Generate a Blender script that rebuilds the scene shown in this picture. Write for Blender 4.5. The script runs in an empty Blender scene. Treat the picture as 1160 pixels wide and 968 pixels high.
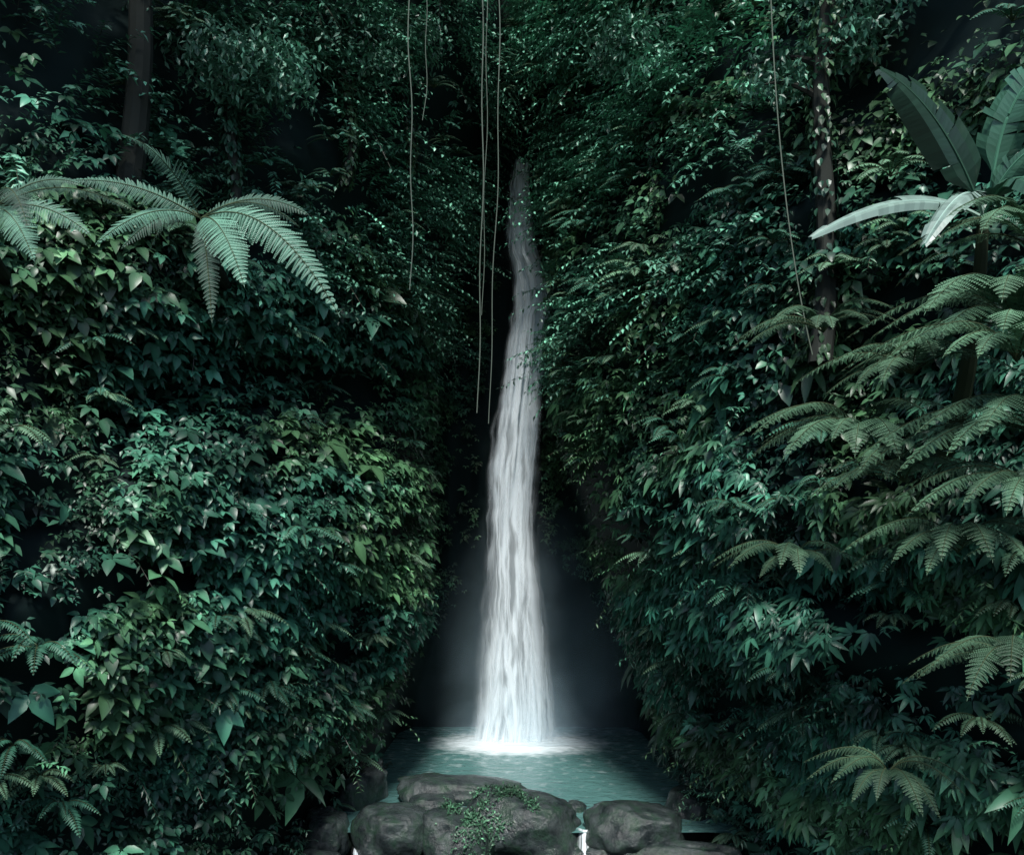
import bpy, bmesh, math, numpy as np
from mathutils import Vector, noise as mnoise
rng=np.random.default_rng(7)
scene=bpy.context.scene
UP=np.array([0,0,1.0])
# ---------------- noise helpers ----------------
TAB=np.random.default_rng(1).random((256,256)); TB2=np.random.default_rng(2).random((256,256))
def vn(x,z,s=0):
    xi=np.floor(x).astype(int); zi=np.floor(z).astype(int)
    fx=x-xi; fz=z-zi; fx=fx*fx*(3-2*fx); fz=fz*fz*(3-2*fz)
    a=TAB[(xi+s)%256,(zi+s*7)%256]; b=TAB[(xi+1+s)%256,(zi+s*7)%256]
    c=TAB[(xi+s)%256,(zi+1+s*7)%256]; d=TAB[(xi+1+s)%256,(zi+1+s*7)%256]
    return (a*(1-fx)+b*fx)*(1-fz)+(c*(1-fx)+d*fx)*fz
def fbm(x,z,s=0,o=3):
    r=0;a=.5
    for i in range(o):
        r=r+a*vn(x*2**i,z*2**i,s+i*13); a*=.5
    return r/(1-.5**o)
def worley(x,z,s=0):
    xi=np.floor(x).astype(int); zi=np.floor(z).astype(int)
    m=np.full(np.shape(x),9.0)
    for i in(-1,0,1):
        for j in(-1,0,1):
            px=xi+i+TAB[(xi+i+s)%256,(zi+j)%256]; pz=zi+j+TB2[(xi+i+s)%256,(zi+j)%256]
            m=np.minimum(m,(x-px)**2+(z-pz)**2)
    return np.sqrt(m)
def sst(a,b,x):
    t=np.clip((x-a)/(b-a),0,1); return t*t*(3-2*t)
# ---------------- gorge shape (world metres) ----------------
ZL=[-3,1.2,3,5.2,9.4,12.3,15.3,18.8,22.3,24.2,60]; XL=[-4.6,-4.5,-3.8,-3.3,-3.2,-3.15,-2.8,-1.9,-.75,.3,.3]
ZR=[-3,2,5,7.9,10.8,14,17.3,22.3,24.2,60]; XR=[5.4,5.1,4.0,2.9,2.0,1.55,1.5,1.05,.3,.3]
HOL=[(-5.3,11.6,1.7,1.3,3.0),(-7.2,10.6,1.2,1.0,2.0),(6.6,6.9,1.1,.8,2.0),(-1.9,17.0,.8,2.5,1.0),(-3.8,12.3,.6,1.2,1.3),(5.6,3.4,1.0,.8,1.4),(-4.9,5.2,.7,1.5,1.2),(6.9,11.2,1.0,.8,1.5),(4.2,12.5,.45,2.0,1.2),(.3,21.5,1.1,3.2,2.2),(-3.6,7.8,.35,1.6,1.0),(3.9,7.0,.4,1.0,.9),(-6.6,7.2,.5,.8,1.2),(-7.6,16.5,1.0,1.2,1.4)]
def hollow(x,z):
    r=0*x
    for hx,hz,a,b,d in HOL: r=r+d*np.exp(-((x-hx)/a)**2-((z-hz)/b)**2)
    return r
def tdist(x,z): return np.maximum(np.interp(z,ZL,XL)-x, x-np.interp(z,ZR,XR))
def depth(x,z):
    x=np.asarray(x,float); z=np.asarray(z,float)
    w=(fbm(x*.0+z*.5,z*.5,5)-.5)*.5
    t=tdist(x,z)+w*sst(-.2,.6,tdist(x,z))
    y=np.interp(t,[-.6,-.1,.05,.3,.8,2.2,4,6,9,14,24],[36.8,35.5,31,28,25.8,21.5,17.8,15,12,7,0])
    y=y+.33*np.clip(z-8,0,40)*sst(-.15,.15,t)-2.3*sst(21.75,22.1,z)*(1-sst(-.3,.1,t))
    k=sst(-.1,.9,t)
    y=y-k*(1.7*(1-np.clip(worley(x*.45+.3,z*.38),0,1))+.7*(1-np.clip(worley(x*1.0,z*.95,9),0,1))+2.2*(fbm(x*.22,z*.2,3)-.5)-.5-hollow(x,z))
    y=y-(1-k)*.5*(fbm(x*.9,z*.5,8)-.5)
    return y
def normals(x,z):
    e=.12
    fx=(depth(x+e,z)-depth(x-e,z))/(2*e); fz=(depth(x,z+e)-depth(x,z-e))/(2*e)
    n=np.stack([fx,-np.ones_like(fx),fz],-1); s=np.linalg.norm(n,axis=1)
    return n/s[:,None], s
def nrm(v): return v/np.maximum(np.linalg.norm(v,axis=-1,keepdims=True),1e-9)
# ---------------- materials ----------------
def newmat(name):
    m=bpy.data.materials.new(name); m.use_nodes=True
    nt=m.node_tree; b=nt.nodes['Principled BSDF']; return m,nt,b
def N(nt,t,**k):
    n=nt.nodes.new(t)
    for a,v in k.items(): setattr(n,a,v)
    return n
def leafmat(name,rough=.4,spec=.5):
    m,nt,b=newmat(name)
    a=N(nt,'ShaderNodeAttribute',attribute_name='Col'); nt.links.new(a.outputs['Color'],b.inputs['Base Color'])
    b.inputs['Roughness'].default_value=rough; b.inputs['Specular IOR Level'].default_value=spec
    return m
M_LEAF=leafmat('leaf',.4,.5); M_FERN=leafmat('fern_leaf',.5,.35); M_BAN=leafmat('banana_leaf',.35,.5); M_BARK=leafmat('bark',.85,.2)
def rockmat(name,c1,c2,moss,rough=.45,scale=1.2,mossamt=.55,spec=.5):
    m,nt,b=newmat(name)
    tc=N(nt,'ShaderNodeTexCoord')
    nz=N(nt,'ShaderNodeTexNoise'); nz.inputs['Scale'].default_value=scale; nz.inputs['Detail'].default_value=7; nz.inputs['Roughness'].default_value=.68
    nt.links.new(tc.outputs['Object'],nz.inputs['Vector'])
    cr=N(nt,'ShaderNodeValToRGB'); cr.color_ramp.elements[0].position=.38; cr.color_ramp.elements[0].color=(*c1,1); cr.color_ramp.elements[1].position=.66; cr.color_ramp.elements[1].color=(*c2,1)
    nt.links.new(nz.outputs['Fac'],cr.inputs['Fac'])
    n2=N(nt,'ShaderNodeTexNoise'); n2.inputs['Scale'].default_value=scale*1.7; n2.inputs['Detail'].default_value=8; n2.inputs['Roughness'].default_value=.65
    nt.links.new(tc.outputs['Object'],n2.inputs['Vector'])
    r2=N(nt,'ShaderNodeValToRGB'); r2.color_ramp.elements[0].position=mossamt-.1; r2.color_ramp.elements[1].position=mossamt+.1
    nt.links.new(n2.outputs['Fac'],r2.inputs['Fac'])
    mx=N(nt,'ShaderNodeMix',data_type='RGBA'); nt.links.new(r2.outputs['Color'],mx.inputs['Factor']); nt.links.new(cr.outputs['Color'],mx.inputs['A']); mx.inputs['B'].default_value=(*moss,1)
    nt.links.new(mx.outputs['Result'],b.inputs['Base Color'])
    bp=N(nt,'ShaderNodeBump'); bp.inputs['Strength'].default_value=.8; bp.inputs['Distance'].default_value=.1
    n3=N(nt,'ShaderNodeTexNoise'); n3.inputs['Scale'].default_value=scale*3; n3.inputs['Detail'].default_value=10; n3.inputs['Roughness'].default_value=.65
    nt.links.new(tc.outputs['Object'],n3.inputs['Vector']); nt.links.new(n3.outputs['Fac'],bp.inputs['Height']); nt.links.new(bp.outputs['Normal'],b.inputs['Normal'])
    b.inputs['Roughness'].default_value=rough; b.inputs['Specular IOR Level'].default_value=spec
    return m
def simplerock(name,c1,c2,rough,scale,spec=.3):
    m,nt,b=newmat(name); tc=N(nt,'ShaderNodeTexCoord'); nz=N(nt,'ShaderNodeTexNoise'); nz.inputs['Scale'].default_value=scale; nz.inputs['Detail'].default_value=4
    nt.links.new(tc.outputs['Object'],nz.inputs['Vector'])
    mx=N(nt,'ShaderNodeMix',data_type='RGBA'); nt.links.new(nz.outputs['Fac'],mx.inputs['Factor']); mx.inputs['A'].default_value=(*c1,1); mx.inputs['B'].default_value=(*c2,1); nt.links.new(mx.outputs['Result'],b.inputs['Base Color'])
    b.inputs['Roughness'].default_value=rough; b.inputs['Specular IOR Level'].default_value=spec; return m
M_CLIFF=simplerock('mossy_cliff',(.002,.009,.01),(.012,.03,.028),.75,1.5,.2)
M_ROCK=rockmat('wet_boulder',(.014,.021,.023),(.07,.09,.09),(.024,.055,.036),.24,1.5,.56)
M_GROUND=simplerock('stream_bed',(.015,.018,.016),(.05,.05,.045),.6,.9)
# ---------------- mesh accumulation ----------------
class Acc:
    def __init__(s): s.v=[];s.t=[];s.c=[];s.n=0
    def add(s,v,t,c):
        s.v.append(v.reshape(-1,3)); s.t.append((t+s.n).reshape(-1,3)); s.c.append(c.reshape(-1,3)); s.n+=v.reshape(-1,3).shape[0]
    def build(s,name,mat,smooth=False,parent=None):
        v=np.concatenate(s.v).astype(np.float32); t=np.concatenate(s.t).astype(np.int32); c=np.concatenate(s.c)
        me=bpy.data.meshes.new(name); me.vertices.add(len(v)); me.vertices.foreach_set('co',v.ravel())
        me.loops.add(t.size); me.loops.foreach_set('vertex_index',t.ravel())
        me.polygons.add(len(t)); me.polygons.foreach_set('loop_start',np.arange(0,t.size,3,dtype=np.int32))
        at=me.color_attributes.new('Col','FLOAT_COLOR','POINT')
        at.data.foreach_set('color',np.concatenate([c,np.ones((len(c),1))],1).astype(np.float32).ravel())
        me.update(calc_edges=True)
        (me.shade_smooth if smooth else me.shade_flat)()
        me.materials.append(mat); ob=bpy.data.objects.new(name,me); scene.collection.objects.link(ob)
        if parent: ob.parent=parent
        return ob
BIG=(np.array([[0,0],[.2,-.8],[.2,0],[.2,.8],[.48,-.97],[.48,0],[.48,.97],[.76,-.55],[.76,0],[.76,.55],[1,0]]),
     np.array([[0,2,1],[0,3,2],[1,2,5],[1,5,4],[2,3,6],[2,6,5],[4,5,8],[4,8,7],[5,6,9],[5,9,8],[7,8,10],[8,9,10]]))
MED=(np.array([[0,0],[.3,-.92],[.3,0],[.3,.92],[.68,-.7],[.68,0],[.68,.7],[1,0]]),
     np.array([[0,2,1],[0,3,2],[1,2,5],[1,5,4],[2,3,6],[2,6,5],[4,5,7],[5,6,7]]))
SM=(np.array([[0,0],[.42,-.95],[.42,.95],[1,0],[.45,0]]),np.array([[0,4,1],[0,2,4],[1,4,3],[4,2,3]]))
DI=(np.array([[0,0],[.4,-1],[.4,1],[1,0]]),np.array([[0,2,1],[1,2,3]]))
def leaves(acc,P,D,Nn,L,W,C,tmpl=BIG,droop=.25,fold=.25):
    n=len(P); D=nrm(D); S=nrm(np.cross(Nn,D)); Nn=np.cross(D,S)
    uv,tr=tmpl; u=uv[:,0][None,:,None]; v=uv[:,1][None,:,None]
    L=np.broadcast_to(L,(n,))[:,None,None]; W=np.broadcast_to(W,(n,))[:,None,None]*.5
    dr=np.broadcast_to(droop,(n,))[:,None,None]
    V=P[:,None]+D[:,None]*u*L+S[:,None]*v*W+Nn[:,None]*(fold*abs(v)*W-dr*u*u*L)
    k=len(uv); T=(np.arange(n)*k)[:,None,None]+tr[None]
    cc=np.repeat(C[:,None,:],k,1)*np.where(abs(uv[:,1])<.01,1.2,.9)[None,:,None]
    acc.add(V,T,cc)
def tube(acc,pts,rad,col,k=6):
    pts=np.asarray(pts,float); n=len(pts); rad=np.broadcast_to(rad,(n,))
    tg=nrm(np.gradient(pts,axis=0)); ref=np.where(abs(tg[:,2:3])>.9,np.array([[1,0,0.]]),UP[None])
    a=nrm(np.cross(tg,ref)); b=np.cross(tg,a); th=np.arange(k)/k*2*math.pi
    V=pts[:,None]+rad[:,None,None]*(a[:,None]*np.cos(th)[None,:,None]+b[:,None]*np.sin(th)[None,:,None])
    i=np.arange(n-1)[:,None]*k; j=np.arange(k)[None]; j2=(j+1)%k
    T=np.concatenate([np.stack([i+j,i+j2,i+k+j2],-1).reshape(-1,3),np.stack([i+j,i+k+j2,i+k+j],-1).reshape(-1,3)])
    acc.add(V,T,np.tile(np.asarray(col,float),(n*k,1)))
def sample(n,mask,xr=(-13,13),zr=(-2,27)):
    out=[];tot=0
    while tot<n:
        m=60000
        x=rng.uniform(*xr,m); z=rng.uniform(*zr,m); y=depth(x,z)
        ok=(abs(x)<.556*y*1.1+.4)&(z>7.9-.3525*y*1.1-.5)&(z<7.9+.575*y*1.08+.6)&(y>5)
        x,y,z=x[ok],y[ok],z[ok]
        nn,s=normals(x,z)
        view=nrm(np.stack([-x,-y,7.9-z],-1)); face=(nn*view).sum(1)
        hol=1-.8*np.clip(hollow(x,z)/2,0,1)
        pr=np.clip(s,1,7)/7*mask(x,z,tdist(x,z))*hol
        ok=(rng.random(len(x))<pr)&(face>-.15)
        out.append(np.concatenate([np.stack([x,y,z],-1)[ok],nn[ok]],1)); tot+=ok.sum()
    o=np.concatenate(out)[:n]; return o[:,:3],o[:,3:]
def rot(v,ax,a):
    a=a[:,None]; return v*np.cos(a)+np.cross(ax,v)*np.sin(a)+ax*(ax*v).sum(1,keepdims=True)*(1-np.cos(a))
CA=np.array([.034,.125,.08]); CB=np.array([.06,.145,.064]); CC=np.array([.065,.18,.12])
def colour(P,base=None,bright=1.0,sd=.3):
    n=len(P); f=sst(.4,.66,fbm(P[:,0]*.6,P[:,2]*.6,21))[:,None]
    c=CA*(1-f)+CB*f if base is None else np.tile(base,(n,1))
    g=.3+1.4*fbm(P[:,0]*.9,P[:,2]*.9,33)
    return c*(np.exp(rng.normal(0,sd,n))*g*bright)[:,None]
def holes(x,z,lo=.43,hi=.54,s=41): return .03+.97*sst(lo,hi,fbm(x*.85,z*.85,s,3))
# ---------------- wall vines ----------------
def trifoliate(acc,n,mask,L=.3,W=.17,off=.45,k=3,spread=1.1,bright=1,sd=.45,tmpl=BIG,droop=.3,base=None,upw=.95,ss=.38):
    P,Nn=sample(n,mask)
    P=P+Nn*rng.uniform(-.05,off,n)[:,None]+rng.normal(0,.05,(n,3))
    ax=nrm(Nn*.5+UP*upw+rng.normal(0,.3,(n,3))+np.array([0,-.3,0]))
    d0=-UP*.75+Nn*.6+rng.normal(0,.45,(n,3)); d0=nrm(d0-ax*(d0*ax).sum(1,keepdims=True))
    C=colour(P,base,bright,sd); S=np.exp(rng.normal(0,ss,n)-.05)
    for i in range(k):
        a=(i-(k-1)/2)*spread+rng.normal(0,.12,n)
        d=rot(d0,ax,a); mid=1-.18*abs(i-(k-1)/2)
        leaves(acc,P+d*.03,d,ax+rng.normal(0,.12,(n,3)),L*S*mid,W*S*mid,C*rng.uniform(.85,1.15,(n,1)),tmpl,droop+rng.uniform(-.1,.15,n))
A=Acc()
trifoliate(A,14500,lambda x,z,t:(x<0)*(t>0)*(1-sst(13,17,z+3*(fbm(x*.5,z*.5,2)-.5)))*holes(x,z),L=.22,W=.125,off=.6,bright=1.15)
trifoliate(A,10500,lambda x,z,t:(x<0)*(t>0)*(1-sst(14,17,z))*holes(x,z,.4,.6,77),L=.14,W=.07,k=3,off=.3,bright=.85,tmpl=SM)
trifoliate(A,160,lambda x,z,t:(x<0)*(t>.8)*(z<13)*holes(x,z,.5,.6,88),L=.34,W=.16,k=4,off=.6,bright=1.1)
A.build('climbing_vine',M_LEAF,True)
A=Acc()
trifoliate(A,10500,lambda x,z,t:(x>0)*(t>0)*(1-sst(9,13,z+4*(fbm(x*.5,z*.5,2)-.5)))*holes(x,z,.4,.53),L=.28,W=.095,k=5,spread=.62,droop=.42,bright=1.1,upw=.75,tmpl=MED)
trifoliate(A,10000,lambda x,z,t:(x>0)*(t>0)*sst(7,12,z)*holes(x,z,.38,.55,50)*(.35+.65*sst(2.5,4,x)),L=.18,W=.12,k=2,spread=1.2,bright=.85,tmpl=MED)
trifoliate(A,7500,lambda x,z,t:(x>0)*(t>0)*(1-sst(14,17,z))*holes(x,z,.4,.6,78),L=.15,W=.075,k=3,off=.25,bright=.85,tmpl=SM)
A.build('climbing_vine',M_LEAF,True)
A=Acc()
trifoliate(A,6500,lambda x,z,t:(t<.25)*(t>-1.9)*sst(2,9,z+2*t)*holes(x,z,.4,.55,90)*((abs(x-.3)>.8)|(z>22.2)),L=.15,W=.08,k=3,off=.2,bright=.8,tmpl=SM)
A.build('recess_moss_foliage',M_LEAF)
# ---------------- arching shrub sprays ----------------
def sprays(acc,n,mask,Ls=1.2,k=20,L=.13,W=.06,bright=1.1,base=None,off=.1,twig=True):
    P,Nn=sample(n,mask); P=P+Nn*off
    V=nrm(Nn*.9+UP*.55+rng.normal(0,.5,(n,3))); ln=Ls*np.exp(rng.normal(0,.3,n))
    C=colour(P,base,bright,.4)
    for i in range(k):
        s=(i+1)/k
        pos=P+V*(ln*s)[:,None]-UP*(.42*ln*s*s)[:,None]
        tg=nrm(V-UP*.84*s); sd=nrm(np.cross(tg,UP))*(1 if i%2 else -1)
        d=sd*.85+tg*.6-UP*.15+rng.normal(0,.25,(n,3))
        leaves(acc,pos,d,UP+Nn*.35+rng.normal(0,.25,(n,3)),L*np.exp(rng.normal(0,.2,n)),W,C*rng.uniform(.75,1.25,(n,1)),SM,.15)
    if twig:
        m=3
        for i in range(m):
            s0,s1=i/m,(i+1)/m
            a=P+V*(ln*s0)[:,None]-UP*(.42*ln*s0*s0)[:,None]; b=P+V*(ln*s1)[:,None]-UP*(.42*ln*s1*s1)[:,None]
            leaves(acc,a,b-a,UP+rng.normal(0,.2,(n,3)),np.linalg.norm(b-a,axis=1)*1.1,.014,np.tile([.05,.05,.035],(n,1)),DI,0,0)
A=Acc()
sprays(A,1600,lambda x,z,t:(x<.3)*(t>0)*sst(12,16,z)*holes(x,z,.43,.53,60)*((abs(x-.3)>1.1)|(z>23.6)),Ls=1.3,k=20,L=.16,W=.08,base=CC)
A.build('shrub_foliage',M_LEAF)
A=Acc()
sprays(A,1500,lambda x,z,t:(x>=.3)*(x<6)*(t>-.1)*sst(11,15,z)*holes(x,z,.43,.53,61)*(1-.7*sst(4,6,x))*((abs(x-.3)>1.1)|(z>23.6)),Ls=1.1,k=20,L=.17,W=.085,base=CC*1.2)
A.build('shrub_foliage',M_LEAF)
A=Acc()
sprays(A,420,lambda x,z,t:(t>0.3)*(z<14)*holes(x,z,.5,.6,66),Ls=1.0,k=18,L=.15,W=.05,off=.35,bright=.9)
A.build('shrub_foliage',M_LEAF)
# ---------------- ferns ----------------
def bez(p0,p1,p2,n):
    s=np.linspace(0,1,n)[:,None]; return (1-s)**2*p0+2*s*(1-s)*p1+s*s*p2
def frond(acc,st,p0,p1,p2,width,n=26,pin=12,col=(.04,.12,.07),facing=(0,-.5,.85),detail=True):
    p0,p1,p2=[np.asarray(p,float) for p in(p0,p1,p2)]
    R=bez(p0,p1,p2,n+3); tg=nrm(np.gradient(R,axis=0)); ln=np.linalg.norm(np.diff(R,axis=0),axis=1).sum()
    tube(st,R,np.linspace(.014,.003,len(R)),(.05,.07,.035),4)
    R=R[3:];tg=tg[3:]; s=np.linspace(0.02,1,len(R)); f=np.asarray(facing,float)
    prof=np.sin(np.pi*np.clip(s*.88+.12,0,1))**.75*(1-.25*s)
    side=nrm(np.cross(tg,np.tile(f,(len(R),1)))); nn=nrm(np.cross(side,tg))
    nn=np.where((nn[:,2:3]<0),-nn,nn)
    for sg in(-1,1):
        d=nrm(side*sg+tg*.38-nn*.12-UP*.1+rng.normal(0,.05,side.shape)); pl=prof*width*.5*rng.uniform(.85,1.1,len(R))
        sp=ln/n
        C=np.tile(col,(len(R),1))*rng.uniform(.8,1.2,(len(R),1))
        if not detail:
            leaves(acc,R,d,nn,pl+.01,sp*.85,C,SM,.2); continue
        side2=nrm(np.cross(d,nn))
        for q in range(pin):
            u=(q+.5)/pin; pos=R+d*(pl*u)[:,None]-nn*(.16*pl*u*u)[:,None]
            for s2 in(-1,1):
                leaves(acc,pos,side2*s2+d*.45-nn*.1,nn,np.maximum(sp*.66*(1-.75*u),.01),np.maximum(pl/pin*1.0,.006),C*rng.uniform(.85,1.15),DI,.1)
def fern_plant(name,c,nf,L,col,az0=(-180,180),el=(25,65),width=.32,n=24,pin=10,detail=True,acc=None,st=None):
    A_=acc or Acc(); S_=st or Acc(); c=np.asarray(c,float)
    for i in range(nf):
        az=math.radians(az0[0]+(az0[1]-az0[0])*(i+rng.uniform(.1,.9))/nf); e=math.radians(rng.uniform(*el)); l=L*rng.uniform(.75,1.15)
        h=np.array([math.sin(az),-math.cos(az),0])
        p1=c+h*l*.5*math.cos(e)+UP*l*.6*math.sin(e); p2=c+h*l*.95+UP*l*(math.sin(e)*.55-.45)
        frond(A_,S_,c,p1,p2,l*width,n,pin,np.asarray(col)*rng.uniform(.7,1.25),detail=detail,facing=(h[0]*.35,h[1]*.35-.2,.8))
    if acc is None:
        e=bpy.data.objects.new(name,None); scene.collection.objects.link(e)
        A_.build('fronds',M_FERN,parent=e)
        S_.build('stems',M_BARK,parent=e); return e
FC=np.array([.09,.21,.15])
def treefern(name,c,ends,extra,trunk):
    A_=Acc();S_=Acc(); c=np.array(c)
    for e,lift,w,b in ends:
        e=np.array(e); mid=(c+e)/2+UP*lift
        frond(A_,S_,c,mid,e,w,34,14,FC*b,facing=(0,-.85,.5))
    for i in range(extra):
        az=rng.uniform(-math.pi,math.pi); h=np.array([math.sin(az),-math.cos(az)*.4,0]); l=rng.uniform(1.3,1.9)
        frond(A_,S_,c,c+h*l*.5+UP*.6,c+h*l+UP*rng.uniform(-.5,.2),.5,26,10,FC*.35)
    tube(S_,trunk,np.linspace(.12,.08,len(trunk)),(.014,.013,.01),9)
    o=bpy.data.objects.new(name,None); scene.collection.objects.link(o)
    A_.build('fronds',M_FERN,parent=o); S_.build('trunk',M_BARK,parent=o)
c=[-4.93,14.6,12.83]
treefern('tree_fern',c,[([-2.45,13.0,10.95],1.15,.8,1.3),([-3.55,12.2,11.15],.6,.78,1.5),([-5.95,13.2,12.0],.55,.55,1.3),([-6.75,14,13.2],.4,.55,.9),([-3.3,14.9,13.0],.55,.55,.6),([-5.6,13.3,13.6],.5,.5,.7),([-6.1,14.4,12.3],.5,.5,.6),([-4.3,13.2,10.9],.5,.5,.45)],2,
   bez(np.array([-6.6,22.5,13.2]),np.array([-5.6,17,12.9]),np.array(c),12))
c=[-7.0,12.4,12.2]
treefern('tree_fern',c,[([-5.5,12.0,11.75],.4,.52,1.1),([-6.02,11.6,11.3],.45,.6,1.5),([-6.6,11.2,11.3],.5,.55,1.1),([-6.0,12.8,12.7],.4,.5,.7)],3,
   bez(np.array([-9.4,18,12.3]),np.array([-8.2,14,12.1]),np.array(c),12))
GF=np.array([.085,.18,.105])
for c,nf,L,b,az in [((6.9,12.6,10.6),15,2.5,1.2,(-140,50)),((5.4,14.2,9.3),13,1.9,1.0,(-130,60)),((6.9,12.0,9.1),14,2.2,1.15,(-140,40)),((6.1,12.6,7.6),11,1.6,.9,(-120,60)),((6.0,11.0,6.3),10,1.5,.6,(-130,50)),((5.2,15.4,11.2),10,1.5,.85,(-120,80)),((7.0,12.4,11.7),10,1.9,1.1,(-140,30)),((6.3,11.5,10.0),10,1.9,1.3,(-140,30)),((4.6,15.0,7.4),9,1.3,.8,(-120,60)),((5.1,12.5,4.6),9,1.1,.6,(-120,60)),((5.9,13.6,10.2),10,1.6,1.0,(-140,60)),((6.6,11.6,8.3),10,1.7,1.0,(-140,30)),((5.7,13.4,8.6),10,1.5,.9,(-140,60))]:
    fern_plant('fern_plant',c,nf,L,GF*b,az)
A=Acc();S=Acc()
P,Nn=sample(230,lambda x,z,t:(t>.2)*1.0)
for p,q in zip(P,Nn):
    fern_plant('',p+q*.4,7,rng.uniform(.55,1.1),(CA if rng.random()<.5 else GF)*rng.uniform(.7,1.3),(-90,90),(10,60),.34,18,6,acc=A,st=S,detail=False)
e=bpy.data.objects.new('fern_undergrowth',None); scene.collection.objects.link(e)
A.build('fronds',M_FERN,parent=e); S.build('stems',M_BARK,parent=e)
# ---------------- banana plant ----------------
def blade(acc,st,p0,p1,p2,width,col,face,torn=.0,n=34):
    p0,p1,p2=[np.asarray(p,float) for p in(p0,p1,p2)]
    R=bez(p0,p1,p2,n); tg=nrm(np.gradient(R,axis=0)); side=nrm(np.cross(tg,np.tile(face,(n,1)))); nn=nrm(np.cross(side,tg))
    tube(st,R,np.linspace(.028,.008,n),col*1.8,5)
    s=np.linspace(0,1,n); w=width*.5*np.clip(np.sin(np.pi*np.clip(s*.9+.08,0,1)),0,1)**.55*sst(.1,.22,s)
    for sg in(-1,1):
        lag=0; dr=0
        for i in range(n-1):
            if w[i]<.01: continue
            if rng.random()<torn: dr=rng.uniform(0,.55); lag=rng.uniform(-.02,.05)
            a,b=R[i],R[i+1]
            def E(k,f): return R[k]+side[k]*sg*w[k]*f*math.cos(dr*f)-nn[k]*w[k]*(f*math.sin(dr*f)-.22*f*(1-f)*2)+tg[k]*w[k]*.25*f+tg[k]*lag*f
            V=np.array([a,b,E(i+1,.5),E(i,.5),E(i+1,1),E(i,1)])
            acc.add(V,np.array([[0,1,2],[0,2,3],[3,2,4],[3,4,5]]),np.tile(col*rng.uniform(.8,1.2),(6,1)))
A=Acc();S=Acc(); c=np.array([6.95,13.6,12.5]); BC=np.array([.03,.085,.055])
blade(A,S,c,[6.2,13.2,14.0],[5.2,13.0,14.4],.8,BC*.45,(-.3,-.7,.6),.12)
blade(A,S,c+[.1,0,.2],[7.0,13.2,14.5],[7.75,12.8,14.4],.75,BC*1.6,(-.3,-.8,.5),.45)
blade(A,S,c,[5.7,13.1,12.95],[4.2,12.9,12.0],.34,np.array([.19,.28,.24]),(-.2,-.7,.65),.12)
blade(A,S,c,[6.3,12.6,13.0],[5.55,12.4,11.75],.45,np.array([.2,.29,.25]),(-.5,-.6,.5),.5)
blade(A,S,c,[7.2,13,13.7],[8.0,12.6,13.2],.5,BC*1.3,(0,-.7,.6),.3)
blade(A,S,c,[6.9,12.6,13.3],[7.3,12.0,11.9],.5,BC,(0,-.8,.5),.3)
tube(S,bez(np.array([7.3,15.6,9]),np.array([7.1,14,10.5]),c+[0,0,.1],8),np.linspace(.16,.08,8),(.03,.04,.02),9)
o=bpy.data.objects.new('banana_plant',None); scene.collection.objects.link(o)
A.build('leaf_blades',M_BAN,parent=o); S.build('stalks',M_BARK,parent=o)
# ---------------- trees on the slopes, with added shade canopy ----------------
def tree(p,h,r,lean=0,crown=(1.6,400),bright=.9,ls=.17,ivy=True):
    S=Acc();A=Acc(); p=np.array(p,float); zz=np.linspace(0,1,14)
    R=p+np.stack([lean*zz+.12*np.sin(zz*7),.1*np.sin(zz*5),h*zz],-1)
    tube(S,R,r*(1-.5*zz),(.03,.035,.03),10)
    for i in range(8):
        s=rng.uniform(.55 if h<10 else .8,.98); b=R[int(s*13)]; az=rng.uniform(0,6.28) if h<10 else i*.785; l=rng.uniform(.8,1.6)*crown[0]
        e=b+np.array([math.cos(az)*l,math.sin(az)*l,l*.4]); br=bez(b,(b+e)/2+UP*.3,e,6); tube(S,br,np.linspace(r*.35,.015,6),(.02,.022,.018),6)
        m=crown[1]; ctr=br[rng.integers(2,6,m)]+rng.normal(0,.33*crown[0],(m,3))*[1,1,.6]
        leaves(A,ctr,rng.normal(0,1,(m,3))-UP*.3,UP+rng.normal(0,.5,(m,3)),ls,ls*.5,colour(ctr,CC,bright),SM,.2)
    if ivy:
        m=500; s=rng.random(m); q=np.stack([np.interp(s,zz,R[:,i]) for i in range(3)],-1); a=rng.uniform(0,6.28,m); o_=np.stack([np.cos(a),np.sin(a),0*a],-1)
        leaves(A,q+o_*r*1.05,-UP+o_*.5+rng.normal(0,.3,(m,3)),o_+UP*.5,.17,.11,colour(q,None,.6),MED,.2)
    o=bpy.data.objects.new('jungle_tree',None); scene.collection.objects.link(o)
    S.build('trunk',M_BARK,parent=o); A.build('crown',M_LEAF,parent=o)
tree((5.75,17.2,11),8,.22,.2,(.9,250)); tree((-4.2,23.0,16.5),4.3,.13,.3,(.9,420),1.1); tree((-2.9,26.0,18),4.0,.13,-.2,(.9,420)); tree((-6.0,19.3,13.8),4.3,.14,.3,(1.0,420),.9)
tree((2.4,29.0,19.5),3.8,.12,.1,(.9,420),1.1); tree((3.6,23.6,16),4.6,.13,-.2,(.9,420),1.1)
for p,h,cr in [((-9.0,13.5,12),12.5,(2.6,450)),((9.6,13.6,12),13,(1.9,420)),((-10.6,6.2,-1.5),17.5,(2.0,420)),((9.4,4.2,-1.5),16.5,(1.8,420)),((-7.4,17.8,14.5),11.5,(1.7,300))]:  # crowns above the frame, added to shade the corners and wall edges
    tree(p,h,.26,.3 if p[0]<0 else -.3,cr,.7,.36,False)
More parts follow.
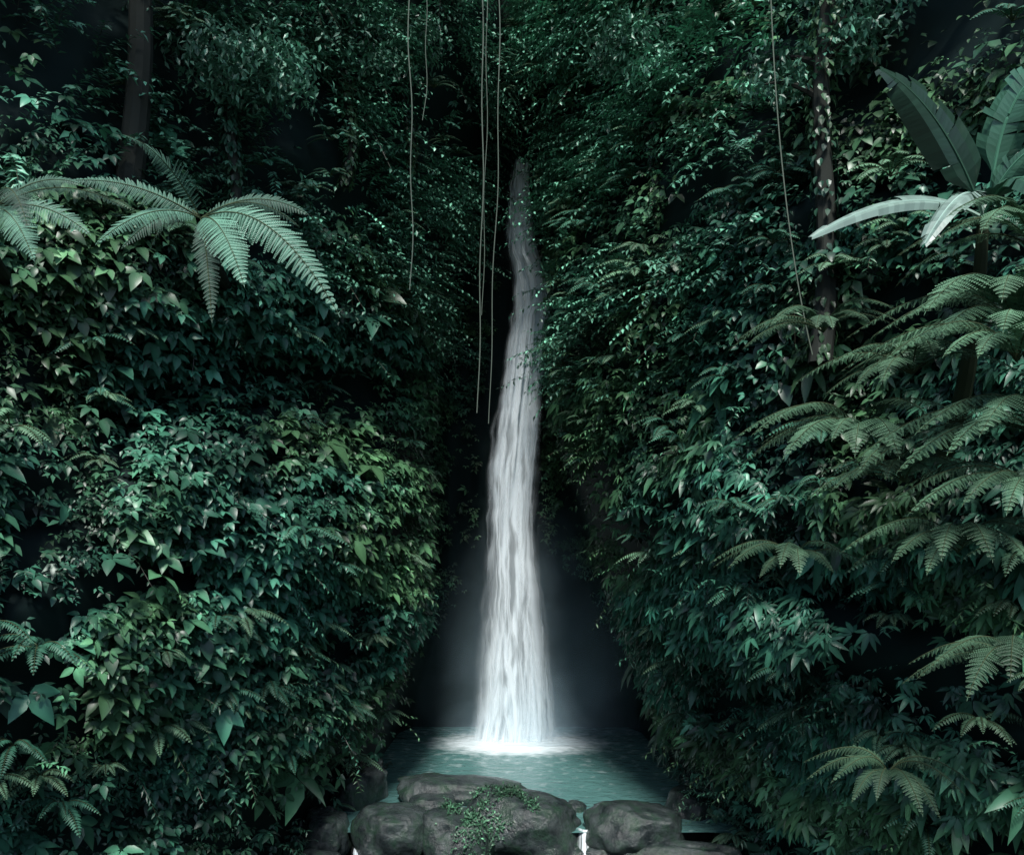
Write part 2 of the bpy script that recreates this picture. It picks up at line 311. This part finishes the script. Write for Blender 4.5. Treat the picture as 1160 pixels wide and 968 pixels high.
# ---------------- hanging vines ----------------
for x,y,z0,z1,r,sw in [(-2.39,21.5,24.5,13.5,.017,.05),(-2.1,21.6,24.5,17.5,.012,.1),(-.9,26,28,11.2,.022,.08),(-.78,26.2,28,14,.014,.07),(-.5,26,28,10.9,.018,.14)]:
    S=Acc(); s=np.linspace(0,1,40); tube(S,np.stack([x+sw*np.sin(s*5+x)+.03*np.sin(s*23),y+.05*np.sin(s*9),z0+(z1-z0)*s],-1),r*(1-.3*s),(.12,.155,.13),5)
    S.build('hanging_vine',M_BARK,True)
S=Acc(); tube(S,bez(np.array([4.5,16.2,19.5]),np.array([4.45,15.9,14]),np.array([5.15,15.8,10.9]),40),.012,(.12,.15,.12),5); S.build('hanging_vine',M_BARK,True)
# ---------------- cliff ----------------
def gridmesh(name,V,nx,nz,mat,smooth=True):
    i=np.arange(nx-1)[:,None]*nz+np.arange(nz-1)[None]; i=i.reshape(-1)
    f=np.stack([i,i+nz,i+nz+1,i+1],-1)
    me=bpy.data.meshes.new(name); me.from_pydata(V.tolist(),[],f.tolist()); me.materials.append(mat)
    if smooth: me.shade_smooth()
    o=bpy.data.objects.new(name,me); scene.collection.objects.link(o); return o
xs=np.concatenate([np.linspace(-30,-9,40),np.linspace(-8.9,8.9,140),np.linspace(9,30,40)]); zs=np.linspace(-3,34,190)
X,Z=np.meshgrid(xs,zs,indexing='ij'); Y=depth(X.ravel(),Z.ravel())+.3+.25*(fbm(X.ravel()*1.5,Z.ravel()*1.2,14)-.5)
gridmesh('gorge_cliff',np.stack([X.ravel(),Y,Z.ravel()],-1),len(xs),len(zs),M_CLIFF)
th=np.linspace(-.1,math.pi+.1,60); hz=np.linspace(-3,15,20); TH,HZ=np.meshgrid(th,hz,indexing='ij'); TH=TH.ravel();HZ=HZ.ravel()
rr=1+.12*(fbm(TH*6,HZ*.2,4)-.5)+.012*HZ
gridmesh('sky_block_hillside',np.stack([np.cos(TH)*29*rr,-np.sin(TH)*26*rr+2,HZ+3*fbm(TH*8,HZ*.1,6)],-1),60,20,M_CLIFF)  # unseen wall behind the camera, added to block low sky light
n=60; g=np.linspace(-1,1,n); GX,GY=np.meshgrid(g,g,indexing='ij'); GX=(GX.ravel()**3*.85+GX.ravel()*.15)*300; GY=(GY.ravel()**3*.85+GY.ravel()*.15)*300+15
gridmesh('ground',np.stack([GX,GY,-1.9+.5*fbm(GX*.4,GY*.4,3)],-1),n,n,M_GROUND)
# ---------------- water ----------------
def watermat(name,c,rough,scale,dist):
    m,nt,b=newmat(name); tc=N(nt,'ShaderNodeTexCoord')
    b.inputs['Roughness'].default_value=rough; b.inputs['IOR'].default_value=1.33
    nz=N(nt,'ShaderNodeTexNoise'); nz.inputs['Scale'].default_value=scale; nz.inputs['Detail'].default_value=5; nz.inputs['Distortion'].default_value=.6
    mp=N(nt,'ShaderNodeMapping'); mp.inputs['Scale'].default_value=(1,1.6,1); nt.links.new(tc.outputs['Object'],mp.inputs['Vector']); nt.links.new(mp.outputs['Vector'],nz.inputs['Vector'])
    bp=N(nt,'ShaderNodeBump'); bp.inputs['Strength'].default_value=.8; bp.inputs['Distance'].default_value=dist
    nt.links.new(nz.outputs['Fac'],bp.inputs['Height']); nt.links.new(bp.outputs['Normal'],b.inputs['Normal'])
    at=N(nt,'ShaderNodeAttribute',attribute_name='foam')
    n2=N(nt,'ShaderNodeTexNoise'); n2.inputs['Scale'].default_value=2.5; n2.inputs['Detail'].default_value=8; nt.links.new(tc.outputs['Object'],n2.inputs['Vector'])
    ad=N(nt,'ShaderNodeMath',operation='MULTIPLY_ADD'); nt.links.new(n2.outputs['Fac'],ad.inputs[0]); ad.inputs[1].default_value=.9; nt.links.new(at.outputs['Fac'],ad.inputs[2])
    mr=N(nt,'ShaderNodeMapRange'); mr.inputs['From Min'].default_value=.55; mr.inputs['From Max'].default_value=1.15; nt.links.new(ad.outputs[0],mr.inputs['Value'])
    mx=N(nt,'ShaderNodeMix',data_type='RGBA'); nt.links.new(mr.outputs['Result'],mx.inputs['Factor']); mx.inputs['A'].default_value=(*c,1); mx.inputs['B'].default_value=(.8,.9,.93,1)
    nt.links.new(mx.outputs['Result'],b.inputs['Base Color'])
    return m
M_POOL=watermat('pool_water',(.085,.2,.19),.12,2.0,.09); M_STREAM=watermat('stream_water',(.03,.08,.075),.15,3,.1)
def wsheet(name,x0,x1,y0,y1,z,mat,foamc=None,nx=80,ny=80):
    xx,yy=np.meshgrid(np.linspace(x0,x1,nx),np.linspace(y0,y1,ny),indexing='ij'); xx=xx.ravel();yy=yy.ravel()
    zz=z+.04*(fbm(xx*1.3,yy*1.7,5)-.5)
    o=gridmesh(name,np.stack([xx,yy,zz],-1),nx,ny,mat)
    at=o.data.attributes.new('foam','FLOAT','POINT')
    f=np.zeros(len(xx))
    if foamc is not None:
        r=np.sqrt(((xx-foamc[0])/foamc[2])**2+((yy-foamc[1])/foamc[3])**2); f=np.clip(1.15-r,-.0,1)*1.3+.1*np.clip(1.6-r*.5,0,1)
    at.data.foreach_set('value',f.astype(np.float32)); return o
wsheet('plunge_pool',-6.5,7,24.1,37,0,M_POOL,(.3,34.3,3.2,2.0))
wsheet('stream',-8,8,6,24.4,-1.15,M_STREAM)
def fallmat(name,seed,lo,hi,su,sv,amax=1.0,dist=.3,amin=0.0,col=(.86,.95,.99)):
    m,nt,b=newmat(name)
    uv=N(nt,'ShaderNodeUVMap'); mp=N(nt,'ShaderNodeMapping'); mp.inputs['Scale'].default_value=(su,sv,1); mp.inputs['Location'].default_value=(seed,seed*2,seed)
    nt.links.new(uv.outputs['UV'],mp.inputs['Vector'])
    nz=N(nt,'ShaderNodeTexNoise'); nz.inputs['Scale'].default_value=1; nz.inputs['Detail'].default_value=4; nz.inputs['Roughness'].default_value=.55; nz.inputs['Distortion'].default_value=dist
    nt.links.new(mp.outputs['Vector'],nz.inputs['Vector'])
    mr=N(nt,'ShaderNodeMapRange',interpolation_type='SMOOTHSTEP'); mr.inputs['From Min'].default_value=lo; mr.inputs['From Max'].default_value=hi; mr.inputs['To Max'].default_value=amax; mr.inputs['To Min'].default_value=amin; nt.links.new(nz.outputs['Fac'],mr.inputs['Value'])
    at=N(nt,'ShaderNodeAttribute',attribute_name='edge')
    mu=N(nt,'ShaderNodeMath',operation='MULTIPLY',use_clamp=True); nt.links.new(mr.outputs['Result'],mu.inputs[0]); nt.links.new(at.outputs['Fac'],mu.inputs[1])
    nt.links.new(mu.outputs[0],b.inputs['Alpha'])
    b.inputs['Base Color'].default_value=(*col,1); b.inputs['Roughness'].default_value=.6; b.inputs['Specular IOR Level'].default_value=.2
    return m
FZ=[186,200,240,265,290,320,345,370,400,430,460,500,530,560,600,640,680,720,760,800,840]
FL=[582,581,575,573,577,581,583,578,573,570,566,558,552,551,552,549,546,543,541,538,531]
FR=[597,598,602,605,611,623,624,619,617,615,614,612,611,609,607,611,616,620,624,629,636]
s_=35/1044
fz=[7.9+(600-v)*s_ for v in FZ][::-1]; fl=[(v-580)*s_ for v in FL][::-1]; fr=[(v-580)*s_ for v in FR][::-1]
def sheet(name,zs,l,r,y,bow,mat,parent,nu=30,nv=240,soft=.22,jit=.06,seed=0,yslope=0,boost=0):
    zz=np.linspace(min(zs),max(zs),nv); L=np.interp(zz,zs,l)+jit*(fbm(zz*1.2,zz*0+seed,seed)-.5)*2; R=np.interp(zz,zs,r)+jit*(fbm(zz*1.1+9,zz*0+seed,seed+3)-.5)*2
    u=np.linspace(0,1,nu); U,K=np.meshgrid(u,np.arange(nv),indexing='ij'); U=U.ravel();K=K.ravel()
    x=L[K]+(R[K]-L[K])*U; yy=y-bow*np.sin(U*np.pi)+.1*(fbm(U*5,zz[K]*.5,seed+5)-.5)+yslope*(zz[K]-min(zs))
    o=gridmesh(name,np.stack([x,yy,zz[K]],-1),nu,nv,mat); o.parent=parent
    e=sst(0,soft,U)*sst(0,soft,1-U)*sst(0,.02,1-K/nv)*(1+boost*sst(9,15,zz[K]))
    at=o.data.attributes.new('edge','FLOAT','POINT'); at.data.foreach_set('value',e.astype(np.float32))
    ul=o.data.uv_layers.new(name='UVMap'); vi=np.zeros(len(o.data.loops),dtype=np.int32); o.data.loops.foreach_get('vertex_index',vi)
    ul.data.foreach_set('uv',np.stack([(U+.15*x)[vi],zz[K][vi]*.1],-1).astype(np.float32).ravel())
    return o
fl=np.array(fl);fr=np.array(fr); wd=fr-fl
W0=bpy.data.objects.new('waterfall',None); scene.collection.objects.link(W0)
sheet('water_sheet',fz,fl-.05,fr+.05,35.0,.3,fallmat('falling_water_a',3.1,.36,.56,3.6,2.4,.97,.7,.35),W0,seed=1,soft=.25,jit=.1,boost=1.3)
sheet('water_strands',fz,fl-.12,fr+.12,34.6,.3,fallmat('falling_water_b',7.7,.42,.68,9,1.9,.95,.5),W0,seed=2,soft=.28,jit=.18,boost=.6)
MC=(.5,.68,.78)
for i,(x0,x1,z1,y,am) in enumerate([(-4.2,6.6,9.5,35.7,.55),(-2.8,5.2,3.6,34.1,.4)]):
    nu,nv=40,40; U,V=np.meshgrid(np.linspace(0,1,nu),np.linspace(0,1,nv),indexing='ij');U=U.ravel();V=V.ravel()
    o=gridmesh('spray',np.stack([x0+(x1-x0)*U,y-.5*np.sin(U*3.14),.02+V*z1],-1),nu,nv,fallmat('spray_mist',20+i*5,.2,.75,2.6,8,am,1.0,.05,MC)); o.parent=W0
    e=np.clip(1-np.sqrt(((U-.47)*2.1)**2+(V)**2),0,1)**1.2
    at=o.data.attributes.new('edge','FLOAT','POINT'); at.data.foreach_set('value',e.astype(np.float32))
    ul=o.data.uv_layers.new(name='UVMap'); vi=np.zeros(len(o.data.loops),dtype=np.int32); o.data.loops.foreach_get('vertex_index',vi)
    ul.data.foreach_set('uv',np.stack([U[vi],V[vi]*.3],-1).astype(np.float32).ravel())
for nm,x,y,w,h in [('small_cascade',-4.0,23.3,.42,1.0),('small_cascade',1.95,23.3,.7,1.05)]:
    o=bpy.data.objects.new(nm,None); scene.collection.objects.link(o)
    zz=[-h-.1,-.75,-.4,-.1,0.04]; cx=np.array([.12,.08,-.04,-.06,0])+x; hw=np.array([.75,.6,.38,.3,.42])*w
    sheet('water_sheet',zz,cx-hw,cx+hw,y,.25,fallmat('cascade_water',x,.4,.62,4,5,1,1.2),o,nu=24,nv=60,soft=.35,jit=.12,seed=6,yslope=.95)
# ---------------- boulders ----------------
def boulder(c,r,seed,name='boulder',amp=.34,mat=M_ROCK,sub=5):
    bm=bmesh.new(); bmesh.ops.create_icosphere(bm,subdivisions=sub,radius=1)
    off=Vector((seed*3.7,seed*1.3,seed*5.1))
    for v in bm.verts:
        p=v.co.copy(); q=Vector([math.copysign(abs(a)**.82,a) for a in p])
        d=1+amp*mnoise.noise(p*.9+off)+.16*mnoise.noise(p*2.1+off)+.05*mnoise.fractal(p*4+off,1,2,4)
        q=q*d
        for pl,h in ((Vector((.15,-.1,1)),.68),(Vector((-.7,-.6,.4)),.85),(Vector((.8,-.5,.3)),.85)):
            pl=pl.normalized(); e=q.dot(pl)-h
            if e>0: q-=pl*e*.6
        v.co=Vector((q.x*r[0],q.y*r[1],q.z*r[2]*1.15))
    me=bpy.data.meshes.new(name); bm.to_mesh(me); bm.free(); me.shade_smooth(); me.materials.append(mat)
    o=bpy.data.objects.new(name,me); o.location=c; o.rotation_euler=(0,rng.uniform(-.14,.14),rng.uniform(-.4,.4)); scene.collection.objects.link(o); return o
for i,(c_,r_) in enumerate([((-1.5,27.2,.08),(1.85,.95,.55)),((.35,24.6,-.08),(1.65,1.1,.95)),((-3.1,24.1,-.1),(1.0,.8,.78)),((3.4,24.3,-.05),(1.3,.95,.72)),((1.8,26.0,-.05),(.3,.3,.3)),
    ((-4.5,27.0,.2),(.8,1.0,.95)),((-2.2,25.9,-.1),(.7,.5,.55)),((-5.0,24.4,-.1),(.65,.8,.65)),((-1.35,24.0,-.2),(1.0,.75,.75)),((.95,23.2,-.95),(1.0,.55,.5)),((5.0,25.8,0),(.7,.7,.6)),((-4.9,23.0,-.6),(.6,.6,.5)),
    ((3.5,22.9,-1),(1.3,.6,.55)),((-2.8,22.8,-1.05),(.95,.5,.5)),((2.6,26.5,-.2),(.3,.25,.25)),((0.3,24.8,-1.35),(5.8,.5,1.05)),((-5.1,29.5,.1),(.8,1,.7)),((-.7,23.0,-.95),(.9,.5,.55)),((2.4,25.3,-.15),(.35,.3,.3))]):
    boulder(c_,r_,i+1)
A=Acc(); m=7000; px=rng.uniform(-2.2,.7,m); py=rng.uniform(22.8,25.8,m)
bpy.context.view_layer.update(); dg=bpy.context.evaluated_depsgraph_get()
PP=[];
keep=fbm(px*1.8,py*1.8,70)+.25*(1-abs(px+.8))
for a_,b_,k_ in zip(px,py,keep):
    if k_<.5+.15*rng.random(): continue
    hit,loc,nn_,_,ob_,_=scene.ray_cast(dg,Vector((a_,b_,1.6)),Vector((0,0,-1)))
    if hit and ob_.name.startswith('boulder'): PP.append((*loc,*nn_))
PP=np.array(PP); P=PP[:,:3]+PP[:,3:]*rng.uniform(.0,.1,(len(PP),1)); m=len(P)
leaves(A,P,rng.normal(0,1,(m,3))-UP*.2,PP[:,3:]+UP*.3+rng.normal(0,.4,(m,3)),.09*np.exp(rng.normal(0,.3,m)),.055,colour(P,np.array([.045,.125,.07]),1.0,.4),SM,.2)
A.build('creeping_groundcover',M_LEAF)
# ---------------- light, sky, camera ----------------
w=bpy.data.worlds.new('World'); scene.world=w; w.use_nodes=True; nt=w.node_tree
bg=nt.nodes['Background']; sk=nt.nodes.new('ShaderNodeTexSky'); sk.sky_type='NISHITA'; sk.sun_disc=False
sk.sun_elevation=math.radians(56); sk.sun_rotation=math.radians(180); sk.air_density=1.0; sk.dust_density=1.0
nt.links.new(sk.outputs['Color'],bg.inputs['Color']); bg.inputs['Strength'].default_value=.15
L=bpy.data.lights.new('sun','SUN'); L.energy=5; L.angle=math.radians(10); L.color=(1,.98,.94)
lo=bpy.data.objects.new('sun',L); lo.rotation_euler=(math.radians(34),0,math.radians(-1)); scene.collection.objects.link(lo)
cam=bpy.data.cameras.new('camera'); co=bpy.data.objects.new('camera',cam); scene.collection.objects.link(co)
co.location=(0,0,7.9); co.rotation_euler=(math.radians(90),0,0); cam.sensor_width=36; cam.lens=32.4; cam.shift_y=.1; cam.clip_end=1000
scene.camera=co
scene.view_settings.view_transform='Standard'; scene.view_settings.look='None'; scene.view_settings.exposure=0
